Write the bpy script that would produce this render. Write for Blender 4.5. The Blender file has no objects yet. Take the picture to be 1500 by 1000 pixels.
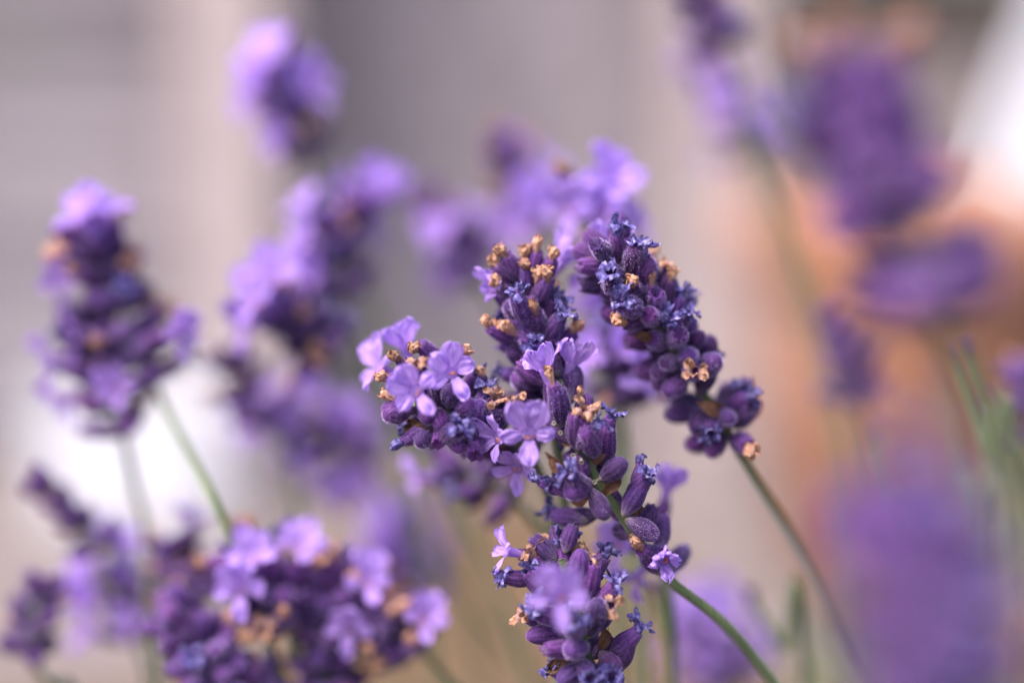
import bpy, math, random
from mathutils import Vector, Matrix, Quaternion, noise

# ------------------------------------------------------------------ camera, sky, sun, exposure
scene = bpy.context.scene
COL = scene.collection
MM = 0.001
H = 0.45                       # camera height over the paving
PITCH = math.radians(10)       # looking down
LENS, SENSOR = 50.0, 36.0
FOCUS = 245.0                  # mm, plane of the sharp florets
cam_d = bpy.data.cameras.new("camera")
cam = bpy.data.objects.new("camera", cam_d)
COL.objects.link(cam)
cam.location = (0, 0, H)
cam.rotation_euler = (math.radians(90) - PITCH, 0, 0)
cam_d.lens = LENS
cam_d.sensor_width = SENSOR
cam_d.clip_start = 0.005
cam_d.clip_end = 500
cam_d.dof.use_dof = True
cam_d.dof.focus_distance = FOCUS * MM
cam_d.dof.aperture_fstop = 2.2
scene.camera = cam

world = bpy.data.worlds.new("World")
scene.world = world
world.use_nodes = True
wn = world.node_tree
sky = wn.nodes.new("ShaderNodeTexSky")
sky.sky_type = 'NISHITA'
sky.sun_disc = False
SUN_EL, SUN_AZ = math.radians(58), math.radians(-118)   # azimuth from +Y, negative = to the left
sky.sun_elevation = SUN_EL
sky.sun_rotation = SUN_AZ
sky.air_density = 1.0
sky.dust_density = 7.0
sky.ozone_density = 1.0
bg = wn.nodes["Background"]
bg.inputs[1].default_value = 0.15
wn.links.new(sky.outputs[0], bg.inputs[0])

sun_d = bpy.data.lights.new("sun", 'SUN')
sun_d.energy = 1.5
sun_d.angle = math.radians(25)
sun_d.color = (1.0, 0.96, 0.93)
sun = bpy.data.objects.new("sun", sun_d)
COL.objects.link(sun)
sdir = Vector((math.sin(SUN_AZ) * math.cos(SUN_EL), math.cos(SUN_AZ) * math.cos(SUN_EL), math.sin(SUN_EL)))
sun.rotation_euler = sdir.to_track_quat('Z', 'Y').to_euler()
sun.location = sdir * 5

scene.view_settings.view_transform = 'Standard'
scene.view_settings.look = 'None'
scene.view_settings.exposure = 1.42
scene.view_settings.gamma = 1.0
scene.view_settings.use_curve_mapping = False
scene.render.engine = 'CYCLES'
scene.cycles.use_denoising = True
scene.cycles.max_bounces = 10
scene.cycles.transmission_bounces = 6

# ------------------------------------------------------------------ helpers
TAU = math.tau
RIGHT = Vector((1, 0, 0))
FWD = Vector((0, math.cos(PITCH), -math.sin(PITCH)))
UP = Vector((0, math.sin(PITCH), math.cos(PITCH)))
CAMP = Vector((0, 0, H))
K = SENSOR / LENS / 1500.0


def P(px, py, d=FOCUS):
    """photo pixel and distance along the view axis (mm) -> point in the garden"""
    d *= MM
    return CAMP + FWD * d + RIGHT * ((px - 750) * K * d) + UP * ((500 - py) * K * d)


def D(r, u, t):
    """direction from right / up / towards-the-viewer components"""
    return (RIGHT * r + UP * u - FWD * t).normalized()


def on_ground(px, py, z=0.0):
    """where the line of sight through a pixel meets the ground"""
    v = P(px, py, 1000) - CAMP
    return CAMP + v * ((z - H) / v.z)


def mesh(name, verts, faces, mats, midx=None, uvs=None, smooth=True):
    me = bpy.data.meshes.new(name)
    me.from_pydata([tuple(v) for v in verts], [], faces)
    for m in mats:
        me.materials.append(m)
    if midx:
        me.polygons.foreach_set("material_index", midx)
    if smooth:
        me.polygons.foreach_set("use_smooth", [True] * len(me.polygons))
    if uvs:
        ul = me.uv_layers.new(name="UVMap")
        flat = []
        for l in me.loops:
            flat.extend(uvs[l.vertex_index])
        ul.data.foreach_set("uv", flat)
    me.update()
    return me


def link(name, data, parent=None, mat=None):
    o = bpy.data.objects.new(name, data)
    COL.objects.link(o)
    if parent:
        o.parent = parent
    if mat is not None:
        o.matrix_basis = mat
    return o


def tag(o, label=None, cat=None, group=None, kind=None):
    if label:
        o["label"] = label
    if cat:
        o["category"] = cat
    if group:
        o["group"] = group
    if kind:
        o["kind"] = kind
    return o


# ------------------------------------------------------------------ materials
def new_mat(name):
    m = bpy.data.materials.new(name)
    m.use_nodes = True
    nt = m.node_tree
    return m, nt, nt.nodes["Principled BSDF"], nt.nodes["Material Output"]


def ramp(nt, stops):
    r = nt.nodes.new("ShaderNodeValToRGB")
    els = r.color_ramp.elements
    while len(els) < len(stops):
        els.new(0.5)
    for e, (p, c) in zip(els, stops):
        e.position = p
        e.color = (*c, 1)
    return r


def noise_mat(name, stops, scale, rough=0.8, detail=6, stretch=None, bump=0.0, bscale=None, sheen=0, spec=0.3):
    m, nt, b, out = new_mat(name)
    tc = nt.nodes.new("ShaderNodeTexCoord")
    mp = nt.nodes.new("ShaderNodeMapping")
    nt.links.new(tc.outputs["Object"], mp.inputs[0])
    if stretch:
        mp.inputs["Scale"].default_value = stretch
    n = nt.nodes.new("ShaderNodeTexNoise")
    n.inputs["Scale"].default_value = scale
    n.inputs["Detail"].default_value = detail
    nt.links.new(mp.outputs[0], n.inputs["Vector"])
    r = ramp(nt, stops)
    nt.links.new(n.outputs[0], r.inputs[0])
    nt.links.new(r.outputs[0], b.inputs["Base Color"])
    b.inputs["Roughness"].default_value = rough
    b.inputs["Specular IOR Level"].default_value = spec
    b.inputs["Sheen Weight"].default_value = sheen
    if bump:
        n2 = nt.nodes.new("ShaderNodeTexNoise")
        n2.inputs["Scale"].default_value = bscale or scale * 4
        n2.inputs["Detail"].default_value = 8
        nt.links.new(mp.outputs[0], n2.inputs["Vector"])
        bp = nt.nodes.new("ShaderNodeBump")
        bp.inputs["Strength"].default_value = bump
        bp.inputs["Distance"].default_value = 0.002
        nt.links.new(n2.outputs[0], bp.inputs["Height"])
        nt.links.new(bp.outputs[0], b.inputs["Normal"])
    return m


def translucent(nt, b, out, colsock, fac, tint=(1, 1, 1)):
    """thin tissue: part of the light passes through"""
    tr = nt.nodes.new("ShaderNodeBsdfTranslucent")
    mx = nt.nodes.new("ShaderNodeMixShader")
    mx.inputs[0].default_value = fac
    mul = nt.nodes.new("ShaderNodeMix")
    mul.data_type = 'RGBA'
    mul.blend_type = 'MULTIPLY'
    mul.inputs[0].default_value = 1.0
    mul.inputs[7].default_value = (*tint, 1)
    nt.links.new(colsock, mul.inputs[6])
    nt.links.new(mul.outputs[2], tr.inputs[0])
    nt.links.new(b.outputs[0], mx.inputs[1])
    nt.links.new(tr.outputs[0], mx.inputs[2])
    nt.links.new(mx.outputs[0], out.inputs[0])


def calyx_mat():
    m, nt, b, out = new_mat("calyx_violet")
    L = nt.links.new
    tc = nt.nodes.new("ShaderNodeTexCoord")
    uv = nt.nodes.new("ShaderNodeSeparateXYZ")
    L(tc.outputs["UV"], uv.inputs[0])
    oi = nt.nodes.new("ShaderNodeObjectInfo")
    along = ramp(nt, [(0.0, (0.16, 0.15, 0.12)), (0.14, (0.11, 0.065, 0.15)), (0.40, (0.040, 0.0125, 0.080)), (1.0, (0.064, 0.022, 0.125))])
    L(uv.outputs[1], along.inputs[0])
    n = nt.nodes.new("ShaderNodeTexNoise")
    n.inputs["Scale"].default_value = 900
    n.inputs["Detail"].default_value = 5
    L(tc.outputs["Object"], n.inputs["Vector"])
    r2 = ramp(nt, [(0.3, (0.6, 0.55, 0.65)), (0.72, (1.3, 1.25, 1.25))])
    L(n.outputs[0], r2.inputs[0])
    mx = nt.nodes.new("ShaderNodeMix"); mx.data_type = 'RGBA'; mx.blend_type = 'MULTIPLY'
    mx.inputs[0].default_value = 1
    L(along.outputs[0], mx.inputs[6]); L(r2.outputs[0], mx.inputs[7])
    # paler ribs running from base to mouth
    rs = nt.nodes.new("ShaderNodeMath"); rs.operation = 'MULTIPLY'; rs.inputs[1].default_value = TAU * 10
    L(uv.outputs[0], rs.inputs[0])
    rc = nt.nodes.new("ShaderNodeMath"); rc.operation = 'COSINE'
    L(rs.outputs[0], rc.inputs[0])
    rm = nt.nodes.new("ShaderNodeMapRange"); rm.inputs["From Min"].default_value = -1
    rm.inputs["To Min"].default_value = 0.72; rm.inputs["To Max"].default_value = 1.3
    L(rc.outputs[0], rm.inputs[0])
    hv = nt.nodes.new("ShaderNodeHueSaturation")
    L(rm.outputs[0], hv.inputs["Value"]); L(mx.outputs[2], hv.inputs["Color"])
    hs = nt.nodes.new("ShaderNodeHueSaturation")
    mr = nt.nodes.new("ShaderNodeMapRange")
    mr.inputs["To Min"].default_value = 0.6; mr.inputs["To Max"].default_value = 1.5
    L(oi.outputs["Random"], mr.inputs[0]); L(mr.outputs[0], hs.inputs["Value"])
    mh = nt.nodes.new("ShaderNodeMapRange")
    mh.inputs["To Min"].default_value = 0.485; mh.inputs["To Max"].default_value = 0.525
    mu = nt.nodes.new("ShaderNodeMath"); mu.operation = 'FRACT'
    m7 = nt.nodes.new("ShaderNodeMath"); m7.operation = 'MULTIPLY'; m7.inputs[1].default_value = 7.31
    L(oi.outputs["Random"], m7.inputs[0]); L(m7.outputs[0], mu.inputs[0]); L(mu.outputs[0], mh.inputs[0])
    L(mh.outputs[0], hs.inputs["Hue"])
    L(hv.outputs[0], hs.inputs["Color"])
    L(hs.outputs[0], b.inputs["Base Color"])
    b.inputs["Roughness"].default_value = 0.75
    b.inputs["Specular IOR Level"].default_value = 0.25
    b.inputs["Sheen Weight"].default_value = 0.3
    b.inputs["Sheen Roughness"].default_value = 0.4
    b.inputs["Sheen Tint"].default_value = (0.75, 0.6, 1.0, 1)
    bp = nt.nodes.new("ShaderNodeBump")
    bp.inputs["Strength"].default_value = 0.6; bp.inputs["Distance"].default_value = 0.0002
    n3 = nt.nodes.new("ShaderNodeTexNoise"); n3.inputs["Scale"].default_value = 3500
    L(tc.outputs["Object"], n3.inputs["Vector"])
    L(n3.outputs[0], bp.inputs["Height"]); L(bp.outputs[0], b.inputs["Normal"])
    return m


def petal_mat(name, base, tip, fac=0.35):
    m, nt, b, out = new_mat(name)
    L = nt.links.new
    tc = nt.nodes.new("ShaderNodeTexCoord")
    uv = nt.nodes.new("ShaderNodeSeparateXYZ")
    L(tc.outputs["UV"], uv.inputs[0])
    oi = nt.nodes.new("ShaderNodeObjectInfo")
    along = ramp(nt, [(0.0, base), (0.45, [(a + c) / 2 for a, c in zip(base, tip)]), (1.0, tip)])
    L(uv.outputs[1], along.inputs[0])
    # veins run along the lobe
    mp = nt.nodes.new("ShaderNodeMapping"); mp.inputs["Scale"].default_value = (11, 1.2, 1)
    L(tc.outputs["UV"], mp.inputs[0])
    n = nt.nodes.new("ShaderNodeTexNoise"); n.inputs["Scale"].default_value = 1.6; n.inputs["Detail"].default_value = 4
    L(mp.outputs[0], n.inputs["Vector"])
    r = ramp(nt, [(0.34, (0.52, 0.42, 0.72)), (0.50, (0.98, 0.97, 1.0)), (0.8, (1.12, 1.12, 1.06))])
    L(n.outputs[0], r.inputs[0])
    mx = nt.nodes.new("ShaderNodeMix"); mx.data_type = 'RGBA'; mx.blend_type = 'MULTIPLY'; mx.inputs[0].default_value = 0.85
    L(along.outputs[0], mx.inputs[6]); L(r.outputs[0], mx.inputs[7])
    hs = nt.nodes.new("ShaderNodeHueSaturation")
    mr = nt.nodes.new("ShaderNodeMapRange"); mr.inputs["To Min"].default_value = 0.82; mr.inputs["To Max"].default_value = 1.12
    L(oi.outputs["Random"], mr.inputs[0]); L(mr.outputs[0], hs.inputs["Value"])
    L(mx.outputs[2], hs.inputs["Color"])
    L(hs.outputs[0], b.inputs["Base Color"])
    b.inputs["Roughness"].default_value = 0.6
    b.inputs["Specular IOR Level"].default_value = 0.25
    b.inputs["Sheen Weight"].default_value = 0.15
    bp = nt.nodes.new("ShaderNodeBump"); bp.inputs["Strength"].default_value = 0.35; bp.inputs["Distance"].default_value = 0.0003
    L(n.outputs[0], bp.inputs["Height"]); L(bp.outputs[0], b.inputs["Normal"])
    translucent(nt, b, out, hs.outputs[0], fac, (1.0, 0.92, 1.0))
    return m


def dry_mat(name, stops, scale=900, fac=0.15, foot=None):
    m, nt, b, out = new_mat(name)
    L = nt.links.new
    tc = nt.nodes.new("ShaderNodeTexCoord")
    oi = nt.nodes.new("ShaderNodeObjectInfo")
    n = nt.nodes.new("ShaderNodeTexNoise"); n.inputs["Scale"].default_value = scale; n.inputs["Detail"].default_value = 5
    L(tc.outputs["Object"], n.inputs["Vector"])
    r = ramp(nt, stops)
    L(n.outputs[0], r.inputs[0])
    hs = nt.nodes.new("ShaderNodeHueSaturation")
    mr = nt.nodes.new("ShaderNodeMapRange"); mr.inputs["To Min"].default_value = 0.7; mr.inputs["To Max"].default_value = 1.2
    L(oi.outputs["Random"], mr.inputs[0]); L(mr.outputs[0], hs.inputs["Value"])
    src = r.outputs[0]
    if foot:                                            # the tube keeps a trace of violet
        uv = nt.nodes.new("ShaderNodeSeparateXYZ"); L(tc.outputs["UV"], uv.inputs[0])
        mr2 = nt.nodes.new("ShaderNodeMapRange"); mr2.inputs["From Min"].default_value = 0.15; mr2.inputs["From Max"].default_value = 0.7
        L(uv.outputs[1], mr2.inputs[0])
        fm = nt.nodes.new("ShaderNodeMix"); fm.data_type = 'RGBA'; fm.inputs[6].default_value = (*foot, 1)
        L(mr2.outputs[0], fm.inputs[0]); L(src, fm.inputs[7])
        src = fm.outputs[2]
    L(src, hs.inputs["Color"])
    L(hs.outputs[0], b.inputs["Base Color"])
    b.inputs["Roughness"].default_value = 0.8
    b.inputs["Specular IOR Level"].default_value = 0.2
    bp = nt.nodes.new("ShaderNodeBump"); bp.inputs["Strength"].default_value = 0.5; bp.inputs["Distance"].default_value = 0.0002
    L(n.outputs[0], bp.inputs["Height"]); L(bp.outputs[0], b.inputs["Normal"])
    translucent(nt, b, out, hs.outputs[0], fac)
    return m


M_CALYX = calyx_mat()
M_HAIR, _nt, _b, _o = new_mat("calyx_hair")
_b.inputs["Base Color"].default_value = (0.36, 0.25, 0.55, 1)
_b.inputs["Roughness"].default_value = 0.7
M_PETAL = petal_mat("petal_lavender", (0.47, 0.275, 0.73), (0.51, 0.335, 0.86), 0.42)
M_THROAT = dry_mat("throat_orange", [(0.3, (0.55, 0.16, 0.10)), (0.7, (0.72, 0.30, 0.18))])
M_TAN = dry_mat("withered_tan", [(0.28, (0.22, 0.095, 0.06)), (0.48, (0.46, 0.245, 0.17)), (0.72, (0.62, 0.40, 0.31))], 1300, 0.25, (0.24, 0.15, 0.22))
M_BLUE = dry_mat("withered_blue", [(0.3, (0.045, 0.03, 0.14)), (0.5, (0.11, 0.09, 0.30)), (0.72, (0.34, 0.30, 0.55))], 1100)
M_BRACT = dry_mat("bract_brown", [(0.3, (0.08, 0.038, 0.028)), (0.7, (0.22, 0.11, 0.072))], 900, 0.25)
M_STEM = noise_mat("stem_green", [(0.3, (0.055, 0.085, 0.030)), (0.55, (0.085, 0.125, 0.048)), (0.75, (0.14, 0.15, 0.085))], 260, 0.65, stretch=(1, 1, 0.15), bump=0.3, sheen=0.3)
M_STUB = noise_mat("pedicel_grey", [(0.3, (0.13, 0.12, 0.10)), (0.7, (0.24, 0.21, 0.20))], 900, 0.8)
M_LEAF = noise_mat("leaf_grey_green", [(0.3, (0.06, 0.085, 0.035)), (0.7, (0.15, 0.18, 0.09))], 40, 0.7, sheen=0.2)
M_FENCE = noise_mat("weathered_grey_wood", [(0.3, (0.165, 0.142, 0.158)), (0.5, (0.262, 0.232, 0.262)), (0.70, (0.38, 0.355, 0.39))], 9, 0.85, stretch=(0.5, 1, 4), bump=0.4)
M_POST = noise_mat("pinkish_wood", [(0.3, (0.38, 0.315, 0.32)), (0.7, (0.48, 0.41, 0.42))], 14, 0.85, stretch=(4, 4, 0.4), bump=0.3)
M_DARKWOOD = noise_mat("dark_brown_wood", [(0.3, (0.07, 0.055, 0.04)), (0.7, (0.13, 0.10, 0.075))], 14, 0.8, stretch=(0.4, 4, 4), bump=0.3)
M_WALL = noise_mat("beige_render", [(0.3, (0.37, 0.31, 0.30)), (0.7, (0.46, 0.385, 0.37))], 7, 0.9, bump=0.4, bscale=80)
M_WHITE = noise_mat("white_glaze", [(0.3, (0.66, 0.67, 0.76)), (0.7, (0.72, 0.73, 0.81))], 10, 0.45)
M_TERRA = noise_mat("terracotta", [(0.25, (0.25, 0.11, 0.065)), (0.5, (0.33, 0.155, 0.10)), (0.75, (0.40, 0.22, 0.165))], 14, 0.85, bump=0.3)
M_SOIL = noise_mat("soil", [(0.3, (0.05, 0.033, 0.02)), (0.6, (0.12, 0.075, 0.045)), (0.8, (0.20, 0.13, 0.08))], 60, 0.95, bump=0.8)
M_PAVE = noise_mat("pale_paving", [(0.3, (0.125, 0.105, 0.107)), (0.7, (0.17, 0.145, 0.148))], 8, 0.9, bump=0.3)
M_PINK = petal_mat("pink_petal", (0.55, 0.16, 0.20), (0.66, 0.24, 0.30))

# ------------------------------------------------------------------ floret meshes (metres, axis +Z, base at the origin)
def calyx_mesh(seed, closed):
    rng = random.Random(seed)
    Ln = rng.uniform(5.6, 6.4); R = rng.uniform(1.5, 1.75)
    nseg, nr = 40, 13
    bend = rng.uniform(-0.35, 0.35)
    v, f, uv, mi = [], [], [], []
    for i in range(nr + 1):
        t = i / nr
        if closed:
            r = R * (0.34 + 0.66 * math.sin(min(1, t / 0.55) * math.pi / 2)) if t < 0.55 else R * math.sqrt(max(0.0, 1 - ((t - 0.55) / 0.47) ** 2.3))
            r = max(r, 0.05)
        else:
            r = R * (0.34 + 0.66 * math.sin(min(1, t / 0.5) * math.pi / 2)) if t < 0.5 else R * (1 - 0.30 * ((t - 0.5) / 0.5) ** 1.6)
        for k in range(nseg):
            a = TAU * k / nseg
            rib = 1 + 0.07 * math.cos(10 * a) * math.sin(math.pi * min(1, t * 1.05 + 0.05)) + 0.05 * noise.noise(Vector((math.cos(a) * 1.3, math.sin(a) * 1.3, t * 2 + seed * 3)))
            z = t * Ln
            if not closed and i == nr:
                z += 0.45 * max(0, math.cos(5 * a)) ** 2 + (0.5 if abs(a - math.pi / 2) < 0.4 else 0)
            v.append(Vector((r * rib * math.cos(a) + bend * t * t, r * rib * math.sin(a), z)))
            uv.append((k / nseg, t))
    for i in range(nr):
        for k in range(nseg):
            k2 = (k + 1) % nseg
            f.append((i * nseg + k, i * nseg + k2, (i + 1) * nseg + k2, (i + 1) * nseg + k)); mi.append(0)
    # floor inside the mouth / tip cap, and base cap
    c = len(v)
    v.append(Vector((bend, 0, Ln * (1.0 if closed else 0.8)))); uv.append((0, 1))
    for k in range(nseg):
        f.append((nr * nseg + k, nr * nseg + (k + 1) % nseg, c)); mi.append(0)
    c = len(v)
    v.append(Vector((0, 0, -0.5))); uv.append((0, 0))
    for k in range(nseg):
        f.append(((k + 1) % nseg, k, c)); mi.append(0)
    # short velvet hairs
    for _ in range(950):
        t = rng.uniform(0.05, 0.97); a = rng.uniform(0, TAU)
        i = min(nr - 1, int(t * nr)); k = int(a / TAU * nseg) % nseg
        p = v[i * nseg + k].lerp(v[(i + 1) * nseg + k], t * nr - i)
        out = Vector((math.cos(a), math.sin(a), 0))
        side = Vector((-math.sin(a), math.cos(a), 0)) * 0.028
        tipv = p + out * rng.uniform(0.14, 0.38) + Vector((0, 0, rng.uniform(0.0, 0.3))) + side * rng.uniform(-4, 4)
        n0 = len(v)
        v += [p - side, p + side, tipv]; uv += [(0, t)] * 3
        f.append((n0, n0 + 1, n0 + 2)); mi.append(1)
    return mesh("calyx", [x * MM for x in v], f, [M_CALYX, M_HAIR], mi, uv)


def lobe(v, f, uv, mi, th, R, z0, W, Ln, root, ph0, ph1, seed, cup=0.1, notch=0.12, ruf=0.3, nu=10, nv=10, mat=0, crease=0.0):
    er = Vector((math.cos(th), math.sin(th), 0)); et = Vector((-math.sin(th), math.cos(th), 0)); ez = Vector((0, 0, 1))
    n0 = len(v)
    c = er * R + ez * z0
    last = 0
    for j in range(nv + 1):
        t = 1 - (1 - j / nv) ** 1.5
        ph = ph0 + (ph1 - ph0) * min(1, t * 1.25) ** 0.8
        c = c + (er * math.sin(ph) + ez * math.cos(ph)) * ((t - last) * Ln)
        last = t
        nrm = -er * math.cos(ph) + ez * math.sin(ph)
        fwd = er * math.sin(ph) + ez * math.cos(ph)
        s = min(1, t / 0.55); s = s * s * (3 - 2 * s)
        hw = root + (W - root) * s
        if t > 0.58:
            hw *= math.sqrt(max(0, 1 - ((t - 0.58) / 0.425) ** 2.6))
        for i in range(nu + 1):
            u = -1 + 2 * i / nu
            p = c + et * (u * hw)
            p = p - fwd * (notch * Ln * math.exp(-(u / 0.3) ** 2) * t * t)
            p = p + nrm * (cup * hw * u * u + ruf * t * noise.noise(Vector((u * 1.7 + seed * 5.1, t * 2.3, seed * 2.7))) - 0.10 * t * math.exp(-(u / 0.18) ** 2))
            if crease:
                p = p + nrm * (crease * (0.3 + t) * math.sin(u * 8.5 + seed + 1.2 * noise.noise(Vector((u * 2, t * 2, seed)))) * (0.4 + 0.6 * abs(u)) + 0.22 * t * u * u * noise.noise(Vector((u * 4 + seed, t * 7, 3))))
            p = p + et * (0.28 * t * noise.noise(Vector((u * 3 + 9, t * 4.5, seed)))) + fwd * (0.55 * t * noise.noise(Vector((u * 3.2, seed * 1.9, 4))))
            v.append(p); uv.append(((u * 0.5 + 0.5) + seed % 7, 0.35 + 0.65 * t))
    for j in range(nv):
        for i in range(nu):
            a = n0 + j * (nu + 1) + i
            f.append((a, a + 1, a + nu + 2, a + nu + 1)); mi.append(mat)


def blob(v, f, uv, mi, c, rx, rz, axis, mat, n=8, m=5):
    q = Vector((0, 0, 1)).rotation_difference(axis.normalized())
    n0 = len(v)
    for j in range(m + 1):
        b = math.pi * j / m
        for i in range(n):
            a = TAU * i / n
            p = Vector((rx * math.sin(b) * math.cos(a), rx * math.sin(b) * math.sin(a), rz * math.cos(b)))
            v.append(c + q @ p); uv.append((0, 0.5))
    for j in range(m):
        for i in range(n):
            i2 = (i + 1) % n
            f.append((n0 + j * n + i, n0 + j * n + i2, n0 + (j + 1) * n + i2, n0 + (j + 1) * n + i)); mi.append(mat)


def corolla_mesh(seed, kind):
    rng = random.Random(seed * 17 + 5)
    v, f, uv, mi = [], [], [], []
    ZT, R = 4.0, 1.2
    if kind == 'young':
        ZT, R = 2.4, 0.95
    nseg, nr = 25, 8
    for i in range(nr + 1):
        t = i / nr
        z = -1 + (ZT + 1) * t
        r = 0.75 + 0.12 * t + (R - 0.87) * t ** 2.4
        for k in range(nseg):
            a = TAU * k / nseg
            rr = r * (1 + 0.05 * noise.noise(Vector((math.cos(a), math.sin(a), t * 3 + seed))))
            v.append(Vector((rr * math.cos(a), rr * math.sin(a), z))); uv.append((3 * k / nseg, 0.35 * t))
    for i in range(nr):
        for k in range(nseg):
            k2 = (k + 1) % nseg
            f.append((i * nseg + k, i * nseg + k2, (i + 1) * nseg + k2, (i + 1) * nseg + k)); mi.append(0)
    ph1 = {'flat': 88, 'funnel': 42, 'reflex': 108, 'young': 30}[kind]
    sc = 0.62 if kind == 'young' else 1.0
    specs = [(64, 2.25, 5.3), (116, 2.25, 5.3), (184, 1.55, 4.1), (270, 1.55, 4.3), (356, 1.55, 4.1)]
    for q, (deg, W, Ln) in enumerate(specs):
        up = q < 2
        lobe(v, f, uv, mi, math.radians(deg + rng.uniform(-5, 5)), R * 0.98, ZT - 0.05,
             W * sc * rng.uniform(0.82, 1.1), Ln * sc * rng.uniform(0.82, 1.14),
             R * (0.85 if up else 0.72), math.radians(34), math.radians((ph1 - (22 if up else 0)) + rng.uniform(-12, 12)),
             seed * 5 + q, cup=rng.uniform(-0.28, 0.35), notch=rng.uniform(0.02, 0.22) if up else rng.uniform(-0.05, 0.08), ruf=1.25, nu=14, nv=12, crease=0.17)
    c0 = len(v)                                          # closed floor of the throat
    v.append(Vector((0, -0.1, ZT - 0.75))); uv.append((0, 0.3))
    ring = nr
    for k in range(nseg):
        f.append((ring * nseg + k, ring * nseg + (k + 1) % nseg, c0)); mi.append(0)
    # stamens and style deep in the throat
    for q in range(3):
        a = rng.uniform(0, TAU)
        blob(v, f, uv, mi, Vector((0.55 * math.cos(a), -0.35 + 0.25 * math.sin(a), ZT - 0.35 + rng.uniform(-.1, .2))), 0.22, 0.42, Vector((rng.uniform(-1, 1), rng.uniform(-1, 1), 0.6)), 1)
    return mesh("corolla", [x * MM for x in v], f, [M_PETAL, M_THROAT], mi, uv)


def club_mesh(seed, mat):
    """dried corolla rolled into a wrinkled club"""
    rng = random.Random(seed * 7 + 1)
    v, f, uv = [], [], []
    Ln = rng.uniform(3.6, 5.2); nseg, nr = 30, 20
    tw = rng.uniform(-2.5, 2.5)
    bx, by = rng.uniform(-1.0, 1.0), rng.uniform(-0.8, 0.8)
    fat = rng.uniform(0.85, 1.15)
    for i in range(nr + 1):
        t = i / nr
        r = (0.55 + 0.12 * t + 0.30 * math.exp(-((t - 0.74) / 0.18) ** 2)) * fat
        if t > 0.85:
            r *= math.sqrt(max(0.12, 1 - ((t - 0.85) / 0.15) ** 2))
        for k in range(nseg):
            a = TAU * k / nseg
            w = 1 + 0.13 * math.cos(5 * a + tw * t * 2 + seed) * (0.4 + t) + 0.30 * noise.noise(Vector((math.cos(a) * 2.2, math.sin(a) * 2.2, t * 2.2 + seed))) + 0.55 * t * noise.noise(Vector((math.cos(a) * 2.4, math.sin(a) * 2.4, t * 9 + seed * 3)))
            v.append(Vector((r * w * math.cos(a) + bx * t * t, r * w * math.sin(a) + by * t * t, Ln * t - 0.9)))
            uv.append((k / nseg, t))
    for i in range(nr):
        for k in range(nseg):
            k2 = (k + 1) % nseg
            f.append((i * nseg + k, i * nseg + k2, (i + 1) * nseg + k2, (i + 1) * nseg + k))
    f.append(tuple(nr * nseg + k for k in range(nseg)))
    mi = [0] * len(f)
    for q in range(4):                                  # frayed rim of the dried lobes
        m0 = len(v)
        lobe(v, f, uv, mi, TAU * q / 4 + rng.uniform(-.5, .5), 0.45, Ln - 1.9, rng.uniform(0.4, 0.7), rng.uniform(0.8, 1.5), 0.35,
             math.radians(25), math.radians(rng.uniform(-60, 60)), seed * 8 + q, cup=rng.uniform(-.5, .5), notch=0.2, ruf=0.9, nu=6, nv=6)
        for i in range(m0, len(v)):
            v[i] = v[i] + Vector((bx * 0.75, by * 0.75, 0)) + noise.noise_vector(v[i] * 1.4 + Vector((seed, q, 0))) * 0.3
    return mesh("withered_club", [x * MM for x in v], f, [mat], mi, uv)


def crumple_mesh(seed, mat):
    """shrivelled corolla: short tube and five curled, torn lobes"""
    rng = random.Random(seed * 13 + 3)
    v, f, uv, mi = [], [], [], []
    nseg, nr = 18, 8
    ZT = rng.uniform(1.4, 2.4); lean = rng.uniform(-0.6, 0.6)
    for i in range(nr + 1):
        t = i / nr
        for k in range(nseg):
            a = TAU * k / nseg
            r = (0.62 + 0.30 * t) * (1 + 0.35 * noise.noise(Vector((math.cos(a) * 2, math.sin(a) * 2, t * 3 + seed))))
            v.append(Vector((r * math.cos(a) + lean * t * t, r * math.sin(a), -0.9 + (ZT + 0.9) * t))); uv.append((0, t))
    for i in range(nr):
        for k in range(nseg):
            k2 = (k + 1) % nseg
            f.append((i * nseg + k, i * nseg + k2, (i + 1) * nseg + k2, (i + 1) * nseg + k)); mi.append(0)
    for q in range(6):
        m0 = len(v)
        lobe(v, f, uv, mi, TAU * q / 6 + rng.uniform(-.4, .4), 0.75, ZT - 0.1, rng.uniform(0.6, 1.0), rng.uniform(1.3, 2.4), 0.5,
             math.radians(0), math.radians(rng.uniform(10, 190)), seed * 6 + q, cup=rng.uniform(-.6, .8), notch=0.2, ruf=1.1, nu=6, nv=6)
        for i in range(m0, len(v)):
            p = v[i]
            v[i] = p + Vector((lean, 0, 0)) + noise.noise_vector(p * 1.1 + Vector((seed * 3, q, 0))) * 0.55
    return mesh("withered_corolla", [x * MM for x in v], f, [mat], mi, uv)


def bract_mesh(seed):
    v, f, uv, mi = [], [], [], []
    lobe(v, f, uv, mi, math.pi / 2, 0.0, 0.0, 1.35, 4.6, 0.6, math.radians(-15), math.radians(35 + 20 * (seed % 3)), seed * 3 + 40,
         cup=0.75, notch=-0.35, ruf=1.0, nu=10, nv=10)
    return mesh("bract", [x * MM for x in v], f, [M_BRACT], mi, uv)


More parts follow.
